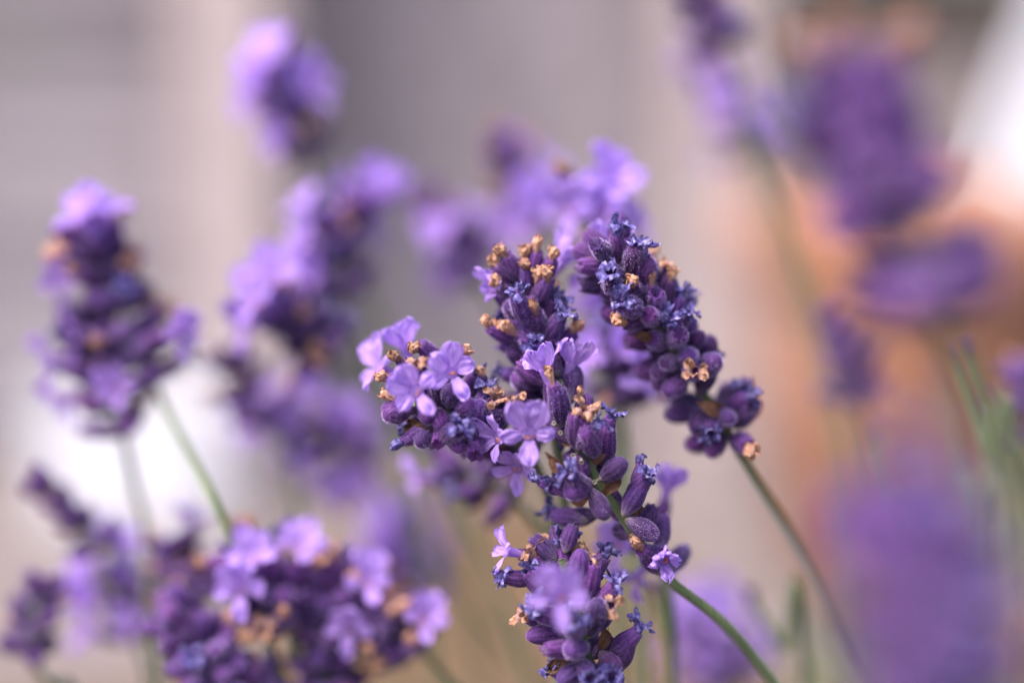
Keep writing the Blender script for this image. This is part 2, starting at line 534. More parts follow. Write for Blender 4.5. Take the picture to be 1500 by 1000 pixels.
def stub_mesh():
    v, f = [], []
    n = 14
    prof = [(0.42, -0.8), (0.40, 0.5), (0.55, 0.95), (0.58, 1.15), (0.40, 1.18), (0.30, 0.9), (0.05, 0.7)]
    for r, z in prof:
        for k in range(n):
            v.append(Vector((r * math.cos(TAU * k / n), r * math.sin(TAU * k / n), z)))
    for i in range(len(prof) - 1):
        for k in range(n):
            k2 = (k + 1) % n
            f.append((i * n + k, i * n + k2, (i + 1) * n + k2, (i + 1) * n + k))
    return mesh("pedicel", [x * MM for x in v], f, [M_STUB])


CALYX_OPEN = [calyx_mesh(s, False) for s in range(5)]
CALYX_BUD = [calyx_mesh(s + 20, True) for s in range(4)]
FLAT = [corolla_mesh(s, 'flat') for s in range(8)]
FUNNEL = [corolla_mesh(s + 10, 'funnel') for s in range(4)]
REFLEX = [corolla_mesh(s + 20, 'reflex') for s in range(2)]
YOUNG = [corolla_mesh(s + 30, 'young') for s in range(3)]
TANCLUB = [club_mesh(s, M_TAN) for s in range(6)]
TANCRUM = [crumple_mesh(s + 50, M_TAN) for s in range(4)]
BLUECRUM = [crumple_mesh(s, M_BLUE) for s in range(6)]
BLUECLUB = [club_mesh(s + 30, M_BLUE) for s in range(3)]
BRACTS = [bract_mesh(s) for s in range(4)]
STUB = stub_mesh()


# ------------------------------------------------------------------ stalk builder
def catmull(pts, n=10):
    out = []
    p = [pts[0] * 2 - pts[1]] + list(pts) + [pts[-1] * 2 - pts[-2]]
    for i in range(1, len(p) - 2):
        for k in range(n):
            t = k / n
            a, b, c, d = p[i - 1], p[i], p[i + 1], p[i + 2]
            out.append(0.5 * ((2 * b) + (c - a) * t + (2 * a - 5 * b + 4 * c - d) * t * t + (3 * b - a - 3 * c + d) * t ** 3))
    out.append(pts[-1].copy())
    return out


def stem_mesh(path, r0, r1, origin, hairs=0):
    """four-ridged stem along a path, r0 at the head end, r1 at the ground"""
    v, f = [], []
    n = 12
    ref = Vector((0.3, 1, 0.2)).normalized()
    for i, p in enumerate(path):
        t = (path[min(i + 1, len(path) - 1)] - path[max(i - 1, 0)]).normalized()
        x = ref.cross(t).normalized(); y = t.cross(x)
        r = (r0 + (r1 - r0) * i / (len(path) - 1)) * (1 + 0.06 * noise.noise(p * 120))
        for k in range(n):
            a = TAU * k / n
            rr = r * (1 + 0.19 * math.cos(4 * a)) * MM
            v.append(p - origin + x * (rr * math.cos(a)) + y * (rr * math.sin(a)))
    for i in range(len(path) - 1):
        for k in range(n):
            k2 = (k + 1) % n
            f.append((i * n + k, i * n + k2, (i + 1) * n + k2, (i + 1) * n + k))
    f.append(tuple(range(n)))
    mi = [0] * len(f)
    rg = random.Random(len(path))
    for _ in range(hairs):
        i = rg.randrange(0, max(1, int(len(path) * 0.75))); k = rg.randrange(n)
        p = v[i * n + k].lerp(v[(i + 1) * n + k], rg.random())
        t = (path[i + 1] - path[i]).normalized()
        out = (p - (path[i] - origin)); out = (out - t * out.dot(t)).normalized()
        sd = t * (0.03 * MM); n0 = len(v)
        v += [p - sd, p + sd, p + (out * rg.uniform(0.2, 0.5) + t * rg.uniform(-.3, .3)) * MM]
        f.append((n0, n0 + 1, n0 + 2)); mi.append(1)
    return mesh("stem", v, f, [M_STEM, M_STUB], mi)


def basis(z, yhint):
    z = z.normalized()
    y = yhint - z * yhint.dot(z)
    if y.length < 1e-5:
        y = Vector((1, 0, 0)) - z * z.x
    y.normalize()
    x = y.cross(z)
    return Matrix((x, y, z)).transposed()


class Stalk:
    def __init__(self, label, head, tail, group=None, seed=0, r0=0.75, r1=1.15):
        """head: points from the tip down to the lowest florets; tail: points further down the stem; the stem then runs into the ground"""
        self.rng = random.Random(seed)
        pts = list(head) + list(tail)
        e = pts[-1]; dv = (pts[-1] - pts[-2]); dv = dv / max(1e-6, dv.length)
        hgt = e.z
        foot = Vector((e.x + dv.x * hgt * 0.35, e.y + max(-0.06, min(0.06, dv.y * hgt * 0.3)) , -0.01))
        mid = e.lerp(foot, 0.5) + Vector((dv.x * hgt * 0.10, 0, 0))
        pts += [mid, foot]
        self.origin = Vector((foot.x, foot.y, 0))
        self.root = link("lavender_stalk", None)
        self.root.location = self.origin
        self.root.empty_display_size = 0.01
        tag(self.root, label, "lavender", group or "lavender stalks in flower")
        path = catmull(pts, 10)
        link("stem", stem_mesh(path, r0, r1, self.origin, 0 if group else 2500), self.root)
        self.axis = catmull(list(head), 12)[::-1]          # lowest florets -> tip
        acc = [0.0]
        for a, b in zip(self.axis, self.axis[1:]):
            acc.append(acc[-1] + (b - a).length)
        self.acc = acc
        self.length = acc[-1]

    def at(self, s):
        s = max(0, min(self.length, s))
        for i in range(len(self.acc) - 1):
            if self.acc[i + 1] >= s:
                w = (s - self.acc[i]) / max(1e-9, self.acc[i + 1] - self.acc[i])
                return self.axis[i].lerp(self.axis[i + 1], w), (self.axis[i + 1] - self.axis[i]).normalized()
        return self.axis[-1], (self.axis[-1] - self.axis[-2]).normalized()

    def near(self, p):
        """closest axis point and the axis direction there"""
        i = min(range(len(self.axis)), key=lambda k: (self.axis[k] - p).length)
        j = min(i, len(self.axis) - 2)
        return self.axis[i], (self.axis[j + 1] - self.axis[j]).normalized()

    def place(self, name, data, p, rot, s=1.0, parent=None):
        m = Matrix.Translation(p - self.origin) @ rot.to_4x4() @ Matrix.Scale(s, 4)
        return link(name, data, parent or self.root, m)

    def floret(self, base, direc, yh, top='open', s=1.0, stretch=1.0):
        """calyx with whatever grows out of its mouth"""
        r = self.rng
        rot = basis(direc, yh)
        bud = top == 'bud'
        me = r.choice(CALYX_BUD if bud else CALYX_OPEN)
        m = Matrix.Translation(base - self.origin) @ rot.to_4x4() @ Matrix.Rotation(r.uniform(0, TAU), 4, 'Z') @ Matrix.Diagonal((s, s, s * stretch, 1))
        c = link("calyx", me, self.root, m)
        if top in ('bud', 'open'):
            return c
        nm, data = {
            'flat': ("corolla", FLAT), 'funnel': ("corolla", FUNNEL), 'reflex': ("corolla", REFLEX), 'young': ("young_corolla", YOUNG),
            'tan': ("withered_corolla", TANCLUB), 'tanc': ("withered_corolla", TANCRUM),
            'blue': ("withered_corolla", BLUECRUM), 'bluec': ("withered_corolla", BLUECLUB)}[top]
        q = rot.to_4x4() @ Matrix.Rotation(math.radians(r.uniform(-16, 16)), 4, 'X') @ Matrix.Rotation(math.radians(r.uniform(-14, 14)), 4, 'Y')
        if nm == "withered_corolla":
            q = q @ Matrix.Rotation(r.uniform(0, TAU), 4, 'Z')
        mouth = base + direc.normalized() * (5.3 * MM * s * stretch)
        w = Matrix.Translation(mouth - self.origin) @ q @ Matrix.Scale(s * r.uniform(0.88, 1.08), 4)
        link(nm, r.choice(data), c, m.inverted() @ w)
        return c

    def head(self, spacing=4.6, per=8, tilt=(68, 22), mix=None, s=1.0, skip=(), jitter=1.0, bracts=0.35, start=0.0, keep=None):
        """fill the head with whorls. mix: weights per kind of floret; skip: stretches of the axis (mm) left bare; keep: test on the direction"""
        r = self.rng
        mix = mix or dict(flat=2, funnel=1, tan=2, blue=2, tanc=.6, bud=3, open=2)
        kinds, wts = list(mix), list(mix.values())
        pos = start
        w = 0
        while pos * MM <= self.length:
            if any(a <= pos <= b for a, b in skip):
                pos += spacing; continue
            t = pos * MM / self.length
            p, a = self.at(pos * MM)
            n = per if t < 0.8 else max(4, int(per * 0.7))
            x = a.orthogonal().normalized(); y = a.cross(x)
            for k in range(n):
                ang = TAU * (k + 0.5 * (w % 2)) / n + r.uniform(-.22, .22) * jitter
                rad = x * math.cos(ang) + y * math.sin(ang)
                tl = math.radians(tilt[0] + (tilt[1] - tilt[0]) * t + r.uniform(-11, 11) * jitter)
                d = a * math.cos(tl) + rad * math.sin(tl)
                if keep and not keep(p + d * 5 * MM, d):
                    continue
                base = p + rad * (0.75 * MM * s) + a * (r.uniform(-1.2, 1.2) * MM * jitter)
                self.floret(base + d * (0.5 * MM), d, a, r.choices(kinds, wts)[0], s * r.uniform(0.85, 1.08), r.uniform(0.88, 1.1))
                if r.random() < bracts / 2:
                    dd = (a * 0.45 + rad * 0.9).normalized()
                    self.place("bract", r.choice(BRACTS), p + rad * 0.8 * MM - a * 1.0 * MM, basis(dd, -rad), s * r.uniform(0.5, 0.8))
            pos += spacing * r.uniform(0.9, 1.1)
            w += 1

    # hand-set florets, read off the photograph
    def cal(self, b, t, top='bud', s=None, db=0.0, dt=0.0):
        """calyx from pixel b to pixel t, depth offsets in mm from the focal plane (positive = further away)"""
        B, T = P(b[0], b[1], FOCUS + db), P(t[0], t[1], FOCUS + dt)
        d = T - B
        if s is None:
            s = max(0.75, min(1.15, d.length / (6.2 * MM)))
        _, a = self.near(B)
        return self.floret(B, d.normalized(), a, top, s, d.length / (6.2 * MM * s))

    def flower(self, c, face, roll=0.0, d=0.0, kind=FLAT, var=0, s=1.0, back=None):
        """open corolla with its throat at pixel c, facing (right, up, towards viewer), rolled in degrees"""
        C = P(c[0], c[1], FOCUS + d)
        z = D(*face)
        ro = math.radians(roll)
        yh = UP * math.cos(ro) - RIGHT * math.sin(ro)
        if abs(yh.dot(z)) > 0.93:
            yh = -FWD
        rot = basis(z, yh)
        w = Matrix.Translation(C - z * (4.0 * MM * s) - self.origin) @ rot.to_4x4() @ Matrix.Scale(s, 4)
        mouth = C - z * (4.0 * MM * s)
        ax, a = self.near(C)
        cd = (z * 1.0 + ((mouth - ax).normalized() * 0.7 if back is None else D(*back) * -1.2)).normalized()
        base = mouth - cd * (5.2 * MM * s)
        m = Matrix.Translation(base - self.origin) @ basis(cd, a).to_4x4() @ Matrix.Scale(s * 0.95, 4)
        cx = link("calyx", CALYX_OPEN[var % 5], self.root, m)
        link("corolla", kind[var % len(kind)], cx, m.inverted() @ w)

    def dry(self, b, t, top, s=1.0, db=0.0, dt=0.0):
        """withered corolla on its calyx, given by the visible end points of the withered piece"""
        B, T = P(b[0], b[1], FOCUS + db), P(t[0], t[1], FOCUS + dt)
        d = (T - B).normalized()
        ax, a = self.near(B)
        cd = (d + (B - ax).normalized() * 0.35).normalized()
        rot = basis(cd, a)
        s2 = s * 0.95
        base = B - cd * (5.0 * MM * s2)
        m = Matrix.Translation(base - self.origin) @ rot.to_4x4() @ Matrix.Scale(s2, 4)
        c = link("calyx", self.rng.choice(CALYX_OPEN), self.root, m)
        data = {'tan': TANCLUB, 'tanc': TANCRUM, 'blue': BLUECRUM, 'bluec': BLUECLUB}[top]
        w = Matrix.Translation(B - self.origin) @ basis(d, a).to_4x4() @ Matrix.Rotation(self.rng.uniform(0, TAU), 4, 'Z') @ Matrix.Scale(s, 4)
        link("withered_corolla", self.rng.choice(data), c, m.inverted() @ w)

    def bract(self, b, t, d=0.0, dt=None, s=None, n=(0, 0.3, 1)):
        B, T = P(b[0], b[1], FOCUS + d), P(t[0], t[1], FOCUS + (d if dt is None else dt))
        v = T - B
        self.place("bract", self.rng.choice(BRACTS), B, basis(v, -D(*n)), s or v.length / (5.0 * MM))

    def stub(self, c, face, d=0.0, s=1.0):
        z = D(*face)
        self.place("pedicel", STUB, P(c[0], c[1], FOCUS + d) - z * (1.1 * MM * s), basis(z, UP), s)


# ------------------------------------------------------------------ setting
def plane(name, x0, x1, y0, y1, z, mat, nx=1, ny=1, amp=0.0):
    v, f = [], []
    for j in range(ny + 1):
        for i in range(nx + 1):
            x = x0 + (x1 - x0) * i / nx; y = y0 + (y1 - y0) * j / ny
            edge = min(1, 6 * min(i / nx, 1 - i / nx, j / ny, 1 - j / ny)) if nx > 1 else 0
            v.append((x, y, z + amp * edge * (0.5 + 0.5 * noise.noise(Vector((x * 9, y * 9, 0))) + 0.3 * noise.noise(Vector((x * 30, y * 30, 3))))))
    for j in range(ny):
        for i in range(nx):
            a = j * (nx + 1) + i
            f.append((a, a + 1, a + nx + 2, a + nx + 1))
    return link(name, mesh(name, v, f, [mat]))


def boxmesh(sx, sy, sz, mat, bev=0.004):
    """bevelled block, centred in x and y, standing on z = 0"""
    import bmesh
    bm = bmesh.new()
    bmesh.ops.create_cube(bm, size=1)
    for w in bm.verts:
        w.co = Vector((w.co.x * sx, w.co.y * sy, (w.co.z + 0.5) * sz))
    bmesh.ops.bevel(bm, geom=bm.edges[:], offset=bev, segments=2, affect='EDGES')
    me = bpy.data.meshes.new("block")
    bm.to_mesh(me); bm.free()
    me.materials.append(mat)
    return me


tag(plane("ground", -30, 30, -20, 60, 0.0, M_PAVE), kind="structure")
bed = plane("flower_bed", -0.75, 0.75, -0.35, 1.0, 0.004, M_SOIL, 60, 60, 0.03)
for w in bed.data.vertices:                  # its far edge bulges out over the paving
    w.co.y += max(0, w.co.y) * 0.58 * math.exp(-((w.co.x + 0.02) / 0.17) ** 4)
tag(bed, kind="structure")

YF = 1.72                                     # fence line


def fence_x(px):
    dd = (YF * 1000) / math.cos(PITCH)
    return (px - 750) * K * dd * MM


fence = link("garden_fence", None)
fence.location = (0, YF, 0)
tag(fence, "weathered grey timber fence with pale pinkish posts behind the lavender", "fence")
for px, w in ((368, 0.105), (1035, 0.095), (-430, 0.105), (-1200, 0.105)):
    link("post", boxmesh(w, 0.09, 1.5, M_POST), fence, Matrix.Translation((fence_x(px), -0.045, 0)))
rr = random.Random(3)
xl0, xl1 = fence_x(-1250), fence_x(318)
for i in range(11):                           # left bay: horizontal boards
    o = link("board", boxmesh(xl1 - xl0, 0.018, 0.112, M_FENCE), fence,
             Matrix.Translation(((xl0 + xl1) / 2, 0.02 + rr.uniform(0, 0.012), 0.03 + i * 0.122)) @ Matrix.Rotation(math.radians(rr.uniform(-2.2, 2.2)), 4, 'Y') @ Matrix.Rotation(math.radians(rr.uniform(-10, 14)), 4, 'X'))
xm0, xm1 = fence_x(420), fence_x(985)
for i in range(-2, 7):                        # middle bay: slanting boards
    x = xm0 + (xm1 - xm0) * (i + 0.5) / 5.0
    link("slanting_board", boxmesh(0.098, 0.016, 1.75, M_FENCE), fence,
         Matrix.Translation((x + 0.15, 0.06 + 0.022 * (i % 2), -0.01)) @ Matrix.Rotation(math.radians(-24), 4, 'Y') @ Matrix.Rotation(math.radians(rr.uniform(-9, 9)), 4, 'Z'))
link("rail", boxmesh(xm1 - xm0 + 0.5, 0.03, 0.07, M_FENCE), fence, Matrix.Translation(((xm0 + xm1) / 2, 0.125, 0.98)))

wall = link("garden_wall", boxmesh(3.0, 0.2, 0.53, M_WALL, 0.01), None, Matrix.Translation((fence_x(1010) + 1.62, YF + 0.35, 0)))
tag(wall, "pale beige rendered garden wall behind the terracotta pot", "wall")
cap = link("coping", boxmesh(3.04, 0.26, 0.09, M_DARKWOOD, 0.01), wall, Matrix.Translation((0, 0, 0.533)))


def lathe(profile, n, mat, name):
    v, f = [], []
    for r, z in profile:
        for k in range(n):
            w = 1 + 0.012 * noise.noise(Vector((math.cos(TAU * k / n) * 2, math.sin(TAU * k / n) * 2, z * 20)))
            v.append((r * w * math.cos(TAU * k / n), r * w * math.sin(TAU * k / n), z))
    for i in range(len(profile) - 1):
        for k in range(n):
            k2 = (k + 1) % n
            f.append((i * n + k, i * n + k2, (i + 1) * n + k2, (i + 1) * n + k))
    return mesh(name, v, f, [mat])


# terracotta pot on the paving
g = on_ground(1385, 905)
pot = link("terracotta_pot", None); pot.location = (g.x, g.y + 0.12, 0)
tag(pot, "large terracotta pot with a thick rim standing before the beige wall", "pot")
link("pot_body", lathe([(0.0, 0.002), (0.10, 0.002), (0.112, 0.01), (0.150, 0.26), (0.152, 0.29)], 56, M_TERRA, "pot_body"), pot)
link("rim", lathe([(0.150, 0.285), (0.166, 0.288), (0.172, 0.30), (0.174, 0.345), (0.168, 0.355), (0.150, 0.355), (0.146, 0.345), (0.143, 0.26)], 56, M_TERRA, "rim"), pot)
link("soil", lathe([(0.145, 0.318), (0.08, 0.326), (0.0, 0.33)], 40, M_SOIL, "soil"), pot)

# white trough at the foot of the fence
g = on_ground(196, 772)
tr = link("white_trough", None); tr.location = (g.x, g.y + 0.06, 0)
tag(tr, "small white trough standing at the foot of the grey fence", "planter")


def trough(w, d, h, t, fl):
    v, f = [], []
    loops = [(w / 2, d / 2, 0), (w / 2 + fl, d / 2 + fl, h), (w / 2 + fl - t, d / 2 + fl - t, h), (w / 2 - t, d / 2 - t, t)]
    for a, b, z in loops:
        for q in range(32):
            an = TAU * q / 32
            c, s_ = math.cos(an), math.sin(an)
            e = 0.28
            v.append((a * math.copysign(abs(c) ** e, c), b * math.copysign(abs(s_) ** e, s_), z))
    for i in range(3):
        for q in range(32):
            q2 = (q + 1) % 32
            f.append((i * 32 + q, i * 32 + q2, (i + 1) * 32 + q2, (i + 1) * 32 + q))
    f.append(tuple(range(31, -1, -1))); f.append(tuple(96 + q for q in range(32)))
    return mesh("trough_body", v, f, [M_WHITE], smooth=False)


link("trough_body", trough(0.195, 0.10, 0.135, 0.012, 0.006), tr)
link("soil", plane("soil_tmp", -0.082, 0.082, -0.038, 0.038, 0.115, M_SOIL).data, tr)
bpy.data.objects.remove(bpy.data.objects["soil_tmp"])

# white board leaning behind the terracotta pot
bd = link("white_board", None)
bd.location = (fence_x(1575), YF - 0.04, 0)
tag(bd, "white painted board leaning at a slant behind the terracotta pot", "board")
lean = Matrix.Rotation(math.radians(21), 4, 'Y') @ Matrix.Rotation(math.radians(-7), 4, 'X')
link("board_panel", boxmesh(0.40, 0.022, 1.15, M_WHITE), bd, Matrix.Translation((0, -0.02, 0.07)) @ lean)
link("edge_strip", boxmesh(0.028, 0.034, 1.15, M_WHITE), bd, Matrix.Translation((0, -0.02, 0.07)) @ lean @ Matrix.Translation((-0.2145, 0, 0)))

# leafy lavender base under the stalks
def leaves(name, n, seed, where):
    r = random.Random(seed)
    v, f = [], []
    for _ in range(n):
        p, hgt = where(r)
        a = r.uniform(0, TAU)
        up = Vector((math.cos(a) * 0.7, math.sin(a) * 0.7, r.uniform(0.5, 1.4))).normalized()
        sd = up.cross(Vector((r.uniform(-1, 1), r.uniform(-1, 1), 0.2))).normalized()
        ln = r.uniform(0.025, 0.05); wd = r.uniform(0.0014, 0.0026)
        nrm = up.cross(sd)
        n0 = len(v)
        for t, ww in ((0, 0.4), (0.35, 1), (0.75, 0.8), (1, 0.05)):
            c = p + up * (ln * t) + nrm * (0.006 * t * t)
            v += [c - sd * (wd * ww), c + sd * (wd * ww)]
        for k in range(3):
            b = n0 + 2 * k
            f.append((b, b + 1, b + 3, b + 2))
    return link(name, mesh(name, v, f, [M_LEAF]))


def near_bush(r):
    a = r.uniform(0, TAU); q = math.sqrt(r.random())
    h = r.random() ** 0.7
    return Vector((0.06 + math.cos(a) * q * 0.30, 0.33 + math.sin(a) * q * 0.22, 0.02 + h * 0.20 * (1 - 0.5 * q * q))), h


def far_bush(r):
    a = r.uniform(0, TAU); q = math.sqrt(r.random())
    h = r.random() ** 0.8
    return Vector((0.42 + math.cos(a) * q * 0.23, 0.84 + math.sin(a) * q * 0.14, 0.02 + h * 0.22 * (1 - 0.7 * q * q))), h


b1 = leaves("lavender_leaves", 5000, 1, near_bush)
tag(b1, "narrow grey green lavender leaves at the foot of the stalks", "foliage", kind="stuff")
b2 = leaves("lavender_leaves", 2600, 2, far_bush)
tag(b2, "narrow green lavender leaves between the stalks and the terracotta pot", "foliage", kind="stuff")

# ------------------------------------------------------------------ the sharp stalks
F0 = FOCUS
MIXBG = dict(flat=2.2, funnel=1.0, tan=1.6, tanc=.5, blue=1.5, bud=4, open=2)
DARK = dict(flat=.4, tan=1.0, tanc=.4, blue=1.6, bud=5, open=2)
PALE = dict(flat=5, funnel=2, tan=1.5, blue=1, bud=3)


def PP(*pts):
    return [P(x, y, F0 + d) for x, y, d in pts]


# A: central stalk, bending up from the lower right
A = Stalk("sharp central lavender stalk bending up from a green stem, three pale flowers on one side",
          PP((818, 556, 3), (836, 612, 3), (852, 660, 2), (880, 712, 2), (915, 762, 3), (978, 846, 5)),
          PP((1060, 912, 10), (1140, 1010, 18), (1240, 1170, 28)), seed=11, r0=0.55, r1=1.15)
A.flower((775, 636), (-0.10, 0.02, 1.0), 4, -5, FLAT, 0, 1.0)
A.flower((728, 642), (-0.80, -0.12, 0.55), 25, -1, FLAT, 1, 0.85)
A.flower((756, 686), (-0.25, -0.45, 0.85), 0, 5, FLAT, 2, 0.9)
A.flower((797, 538), (-0.30, 0.95, 0.15), 0, 2, FUNNEL, 0, 0.95, back=(0.1, -1, 0))
A.flower((838, 530), (0.25, 0.97, 0.10), 0, 5, FUNNEL, 1, 0.95, back=(-0.1, -1, 0))
A.dry((811, 566), (804, 534), 'tan', 0.85, -2, -3)
A.dry((852, 584), (851, 548), 'tan', 0.62, 1, 0)
A.dry((853, 612), (857, 596), 'tanc', 1.0, -2, -4)
A.dry((768, 592), (752, 578), 'tanc', 0.8, 3, 2)
A.cal((822, 622), (816, 566), 'open', None, 2, -2)
A.cal((846, 658), (843, 608), 'open', None, 1, -2)
A.cal((872, 668), (858, 632), 'open', 1.05, 2, -4)
A.dry((866, 632), (880, 612), 'blue', 0.9, -3, -4)
A.cal((884, 684), (892, 622), 'open', None, 4, 2)
A.dry((892, 618), (898, 596), 'blue', 1.0, 3, 2)
A.cal((880, 702), (916, 676), 'bud', 1.0, 0, -3)
A.cal((866, 716), (890, 764), 'bud', 0.95, -1, -4)
A.cal((888, 706), (908, 762), 'bud', 1.05, 4, 4)
A.cal((886, 700), (908, 690), 'bud', 1.0, 5, 8)
A.cal((914, 754), (944, 702), 'open', 1.0, 1, 0)
A.dry((942, 706), (952, 690), 'blue', 1.0, 0, -1)
A.dry((938, 690), (936, 660), 'bluec', 0.85, 2, 3)
A.cal((864, 704), (830, 724), 'bud', 1.1, 0, -4)
A.dry((842, 702), (832, 688), 'blue', 1.0, -4, -6)
A.cal((850, 700), (808, 712), 'open', 1.1, 1, -1)
A.dry((818, 712), (806, 702), 'blue', 0.9, -2, -3)
A.cal((846, 664), (852, 702), 'bud', 0.95, 2, 0)
A.dry((800, 708), (778, 690), 'bluec', 0.8, -1, -1)
A.cal((878, 752), (828, 760), 'bud', 1.0, 6, 8)
A.dry((820, 756), (800, 750), 'blue', 1.1, 8, 9)
A.cal((918, 760), (964, 786), 'bud', 1.0, 1, 0)
A.cal((966, 806), (974, 752), 'open', 1.0, 6, 9)
A.flower((978, 712), (0.15, 0.9, 0.3), 0, 20, FUNNEL, 2, 0.95)
A.dry((944, 806), (930, 795), 'tan', 0.9, 2, 0)
A.cal((965, 838), (944, 804), 'open', 1.0, 5, 3)
A.flower((975, 822), (0.05, -0.1, 1.0), 10, -1, YOUNG, 0, 1.15)
A.cal((975, 840), (1005, 800), 'bud', 1.0, 9, 16)
A.flower((905, 800), (-0.5, 0.1, 0.5), 10, 22, FLAT, 4, 1.0)
A.flower((930, 846), (-0.6, -0.5, 0.4), 0, 18, FLAT, 3, 0.9)
A.bract((834, 692), (806, 676), -3, -5, 0.95, (0.2, -0.6, 0.8))
A.bract((862, 680), (884, 656), 2, 0, 1.1, (0.6, 0.2, 0.8))
A.bract((862, 720), (838, 742), 2, 3, 1.0, (0, -0.6, 1))
A.bract((884, 722), (900, 704), 0, -1, 0.9, (0.4, 0.2, 1))
A.bract((942, 770), (930, 740), 5, 5, 0.9)
for c, fc, dd in (((821, 634), (0, 0.1, 1), -3), ((811, 620), (-0.4, 0.3, 0.8), -2), ((839, 667), (-0.2, 0, 1), -3), ((852, 677), (0, -0.3, 1), -3), ((871, 706), (0.2, 0.2, 1), -2), ((882, 700), (0.5, 0.4, 0.7), -1)):
    A.stub(c, fc, dd, 0.72)
# the far side of the head, half hidden
def behind(p, d):
    return d.dot(FWD) > 0.15


A.head(spacing=5.0, per=8, tilt=(70, 35), mix=dict(bud=4, open=2, blue=1.5, tan=.6), keep=behind, skip=((0, 9), (14, 18)), bracts=0.3)

# B: cluster reaching to the left
B = Stalk("sharp lavender stalk reaching left, two open flowers side by side over its dark buds",
          PP((606, 590, -1), (650, 606, 4), (710, 622, 9), (770, 660, 15)),
          PP((806, 740, 20), (815, 850, 24), (822, 1100, 32)), seed=12, r0=0.6, r1=1.1)
B.flower((609, 573), (-0.15, 0.05, 1.0), 46, -6, FLAT, 3, 0.92)
B.flower((661, 546), (0.10, 0.10, 1.0), 28, -4, FLAT, 4, 0.92)
B.flower((556, 540), (-0.75, 0.35, 0.35), 40, 10, FLAT, 0, 1.0)
B.flower((592, 503), (-0.25, 0.9, 0.25), 10, 12, FUNNEL, 3, 0.95)
B.dry((590, 532), (576, 514), 'tan', 1.0, 2, 0)
B.dry((622, 512), (596, 502), 'tan', 1.0, 2, 0)
B.dry((614, 545), (608, 525), 'tanc', 1.0, -3, -5)
B.dry((574, 556), (548, 544), 'tan', 1.0, 2, 1)
B.dry((586, 588), (556, 582), 'tan', 0.85, 0, -1)
B.dry((678, 528), (682, 510), 'tanc', 0.8, 1, 0)
B.dry((704, 560), (706, 542), 'tan', 0.9, 4, 4)
B.dry((722, 594), (728, 580), 'tanc', 1.0, 0, -2)
B.dry((668, 630), (674, 620), 'blue', 1.15, -4, -6)
B.dry((600, 642), (574, 652), 'bluec', 0.9, 1, 1)
B.dry((708, 582), (712, 568), 'blue', 1.0, 2, 1)
B.dry((690, 555), (692, 540), 'blue', 0.9, 5, 5)
B.bract((634, 636), (590, 624), 0, -1, 1.15, (0, -0.2, 1))
B.bract((640, 628), (630, 658), 1, 1, 0.9)
for b, t in (((600, 602), (560, 608)), ((620, 590), (630, 618)), ((660, 594), (660, 566)), ((672, 612), (690, 588)), ((650, 622), (640, 652)), ((636, 628), (612, 650)), ((664, 626), (670, 660)), ((720, 628), (736, 590)), ((700, 624), (700, 590)), ((690, 632), (694, 668)), ((640, 600), (650, 630)), ((660, 612), (690, 634))):
    B.cal(b, t, B.rng.choice(['bud', 'open', 'bud']), None, 3, -2)
B.head(spacing=5.0, per=8, tilt=(72, 40), mix=dict(bud=5, open=2, blue=1.2, tan=.5), bracts=0.3, keep=lambda p, d: d.dot(FWD) > -0.35)

# C: upright head behind the centre
C = Stalk("upright lavender head crowned with a ring of tan withered florets",
          PP((768, 412, 9), (776, 450, 9), (790, 510, 10), (806, 590, 12)),
          PP((830, 760, 24), (845, 1100, 34)), seed=13, r0=0.55)
for b, t in (((736, 395), (708, 372)), ((744, 380), (728, 352)), ((766, 385), (764, 355)), ((784, 375), (786, 345)), ((806, 385), (814, 362)), ((738, 424), (728, 418)), ((788, 425), (787, 405)), ((760, 490), (742, 478)), ((722, 482), (704, 468))):
    C.dry(b, t, 'tan', 1.0, 6, 5)
C.dry((762, 442), (758, 424), 'blue', 1.1, 2, 1)
C.dry((818, 470), (822, 456), 'blue', 1.1, 4, 3)
C.flower((716, 418), (-0.85, 0.1, 0.45), 20, 7, YOUNG, 1, 1.25)
C.flower((822, 384), (0.55, 0.75, -0.1), 0, 14, FUNNEL, 0, 1.0)
C.head(spacing=4.2, per=11, tilt=(66, 30), mix=dict(bud=3.5, open=3, tan=2, blue=1.0), bracts=0.15, s=1.08)

# D: arching head to the right
Dk = Stalk("arching lavender head with plump dark buds on a stem sloping down to the right",
           PP((888, 372, 6), (930, 425, 8), (985, 510, 11), (1030, 575, 14), (1064, 632, 17)),
           PP((1120, 722, 26), (1190, 830, 44), (1262, 960, 72), (1330, 1120, 100)), seed=14, r0=0.5)
Dk.flower((892, 372), (-0.1, 0.95, -0.2), 0, 15, FUNNEL, 1, 1.2)
Dk.flower((862, 412), (-0.7, 0.5, -0.2), 30, 20, FLAT, 1, 1.1)
Dk.flower((950, 560), (-0.4, -0.7, 0.0), 0, 28, FLAT, 2, 1.1)
Dk.dry((895, 408), (893, 392), 'blue', 1.1, 1, -1)
Dk.dry((940, 380), (941, 360), 'blue', 1.2, 3, 2)
Dk.dry((918, 446), (908, 438), 'blue', 1.2, 0, -2)
Dk.dry((990, 478), (982, 466), 'blue', 1.1, 5, 3)
Dk.dry((1008, 445), (1016, 428), 'blue', 0.9, 12, 12)
Dk.dry((882, 402), (862, 388), 'tan', 0.9, 6, 5)
Dk.dry((902, 378), (903, 360), 'tan', 0.9, 6, 6)
Dk.dry((955, 420), (955, 400), 'tan', 0.95, 4, 3)
Dk.dry((975, 405), (975, 390), 'tanc', 1.0, 10, 10)
Dk.dry((1040, 540), (1050, 490), 'blue', 1.1, 12, 12)
Dk.dry((1085, 585), (1092, 552), 'blue', 1.1, 14, 13)
Dk.bract((1050, 610), (1030, 590), 10, 8, 0.85)
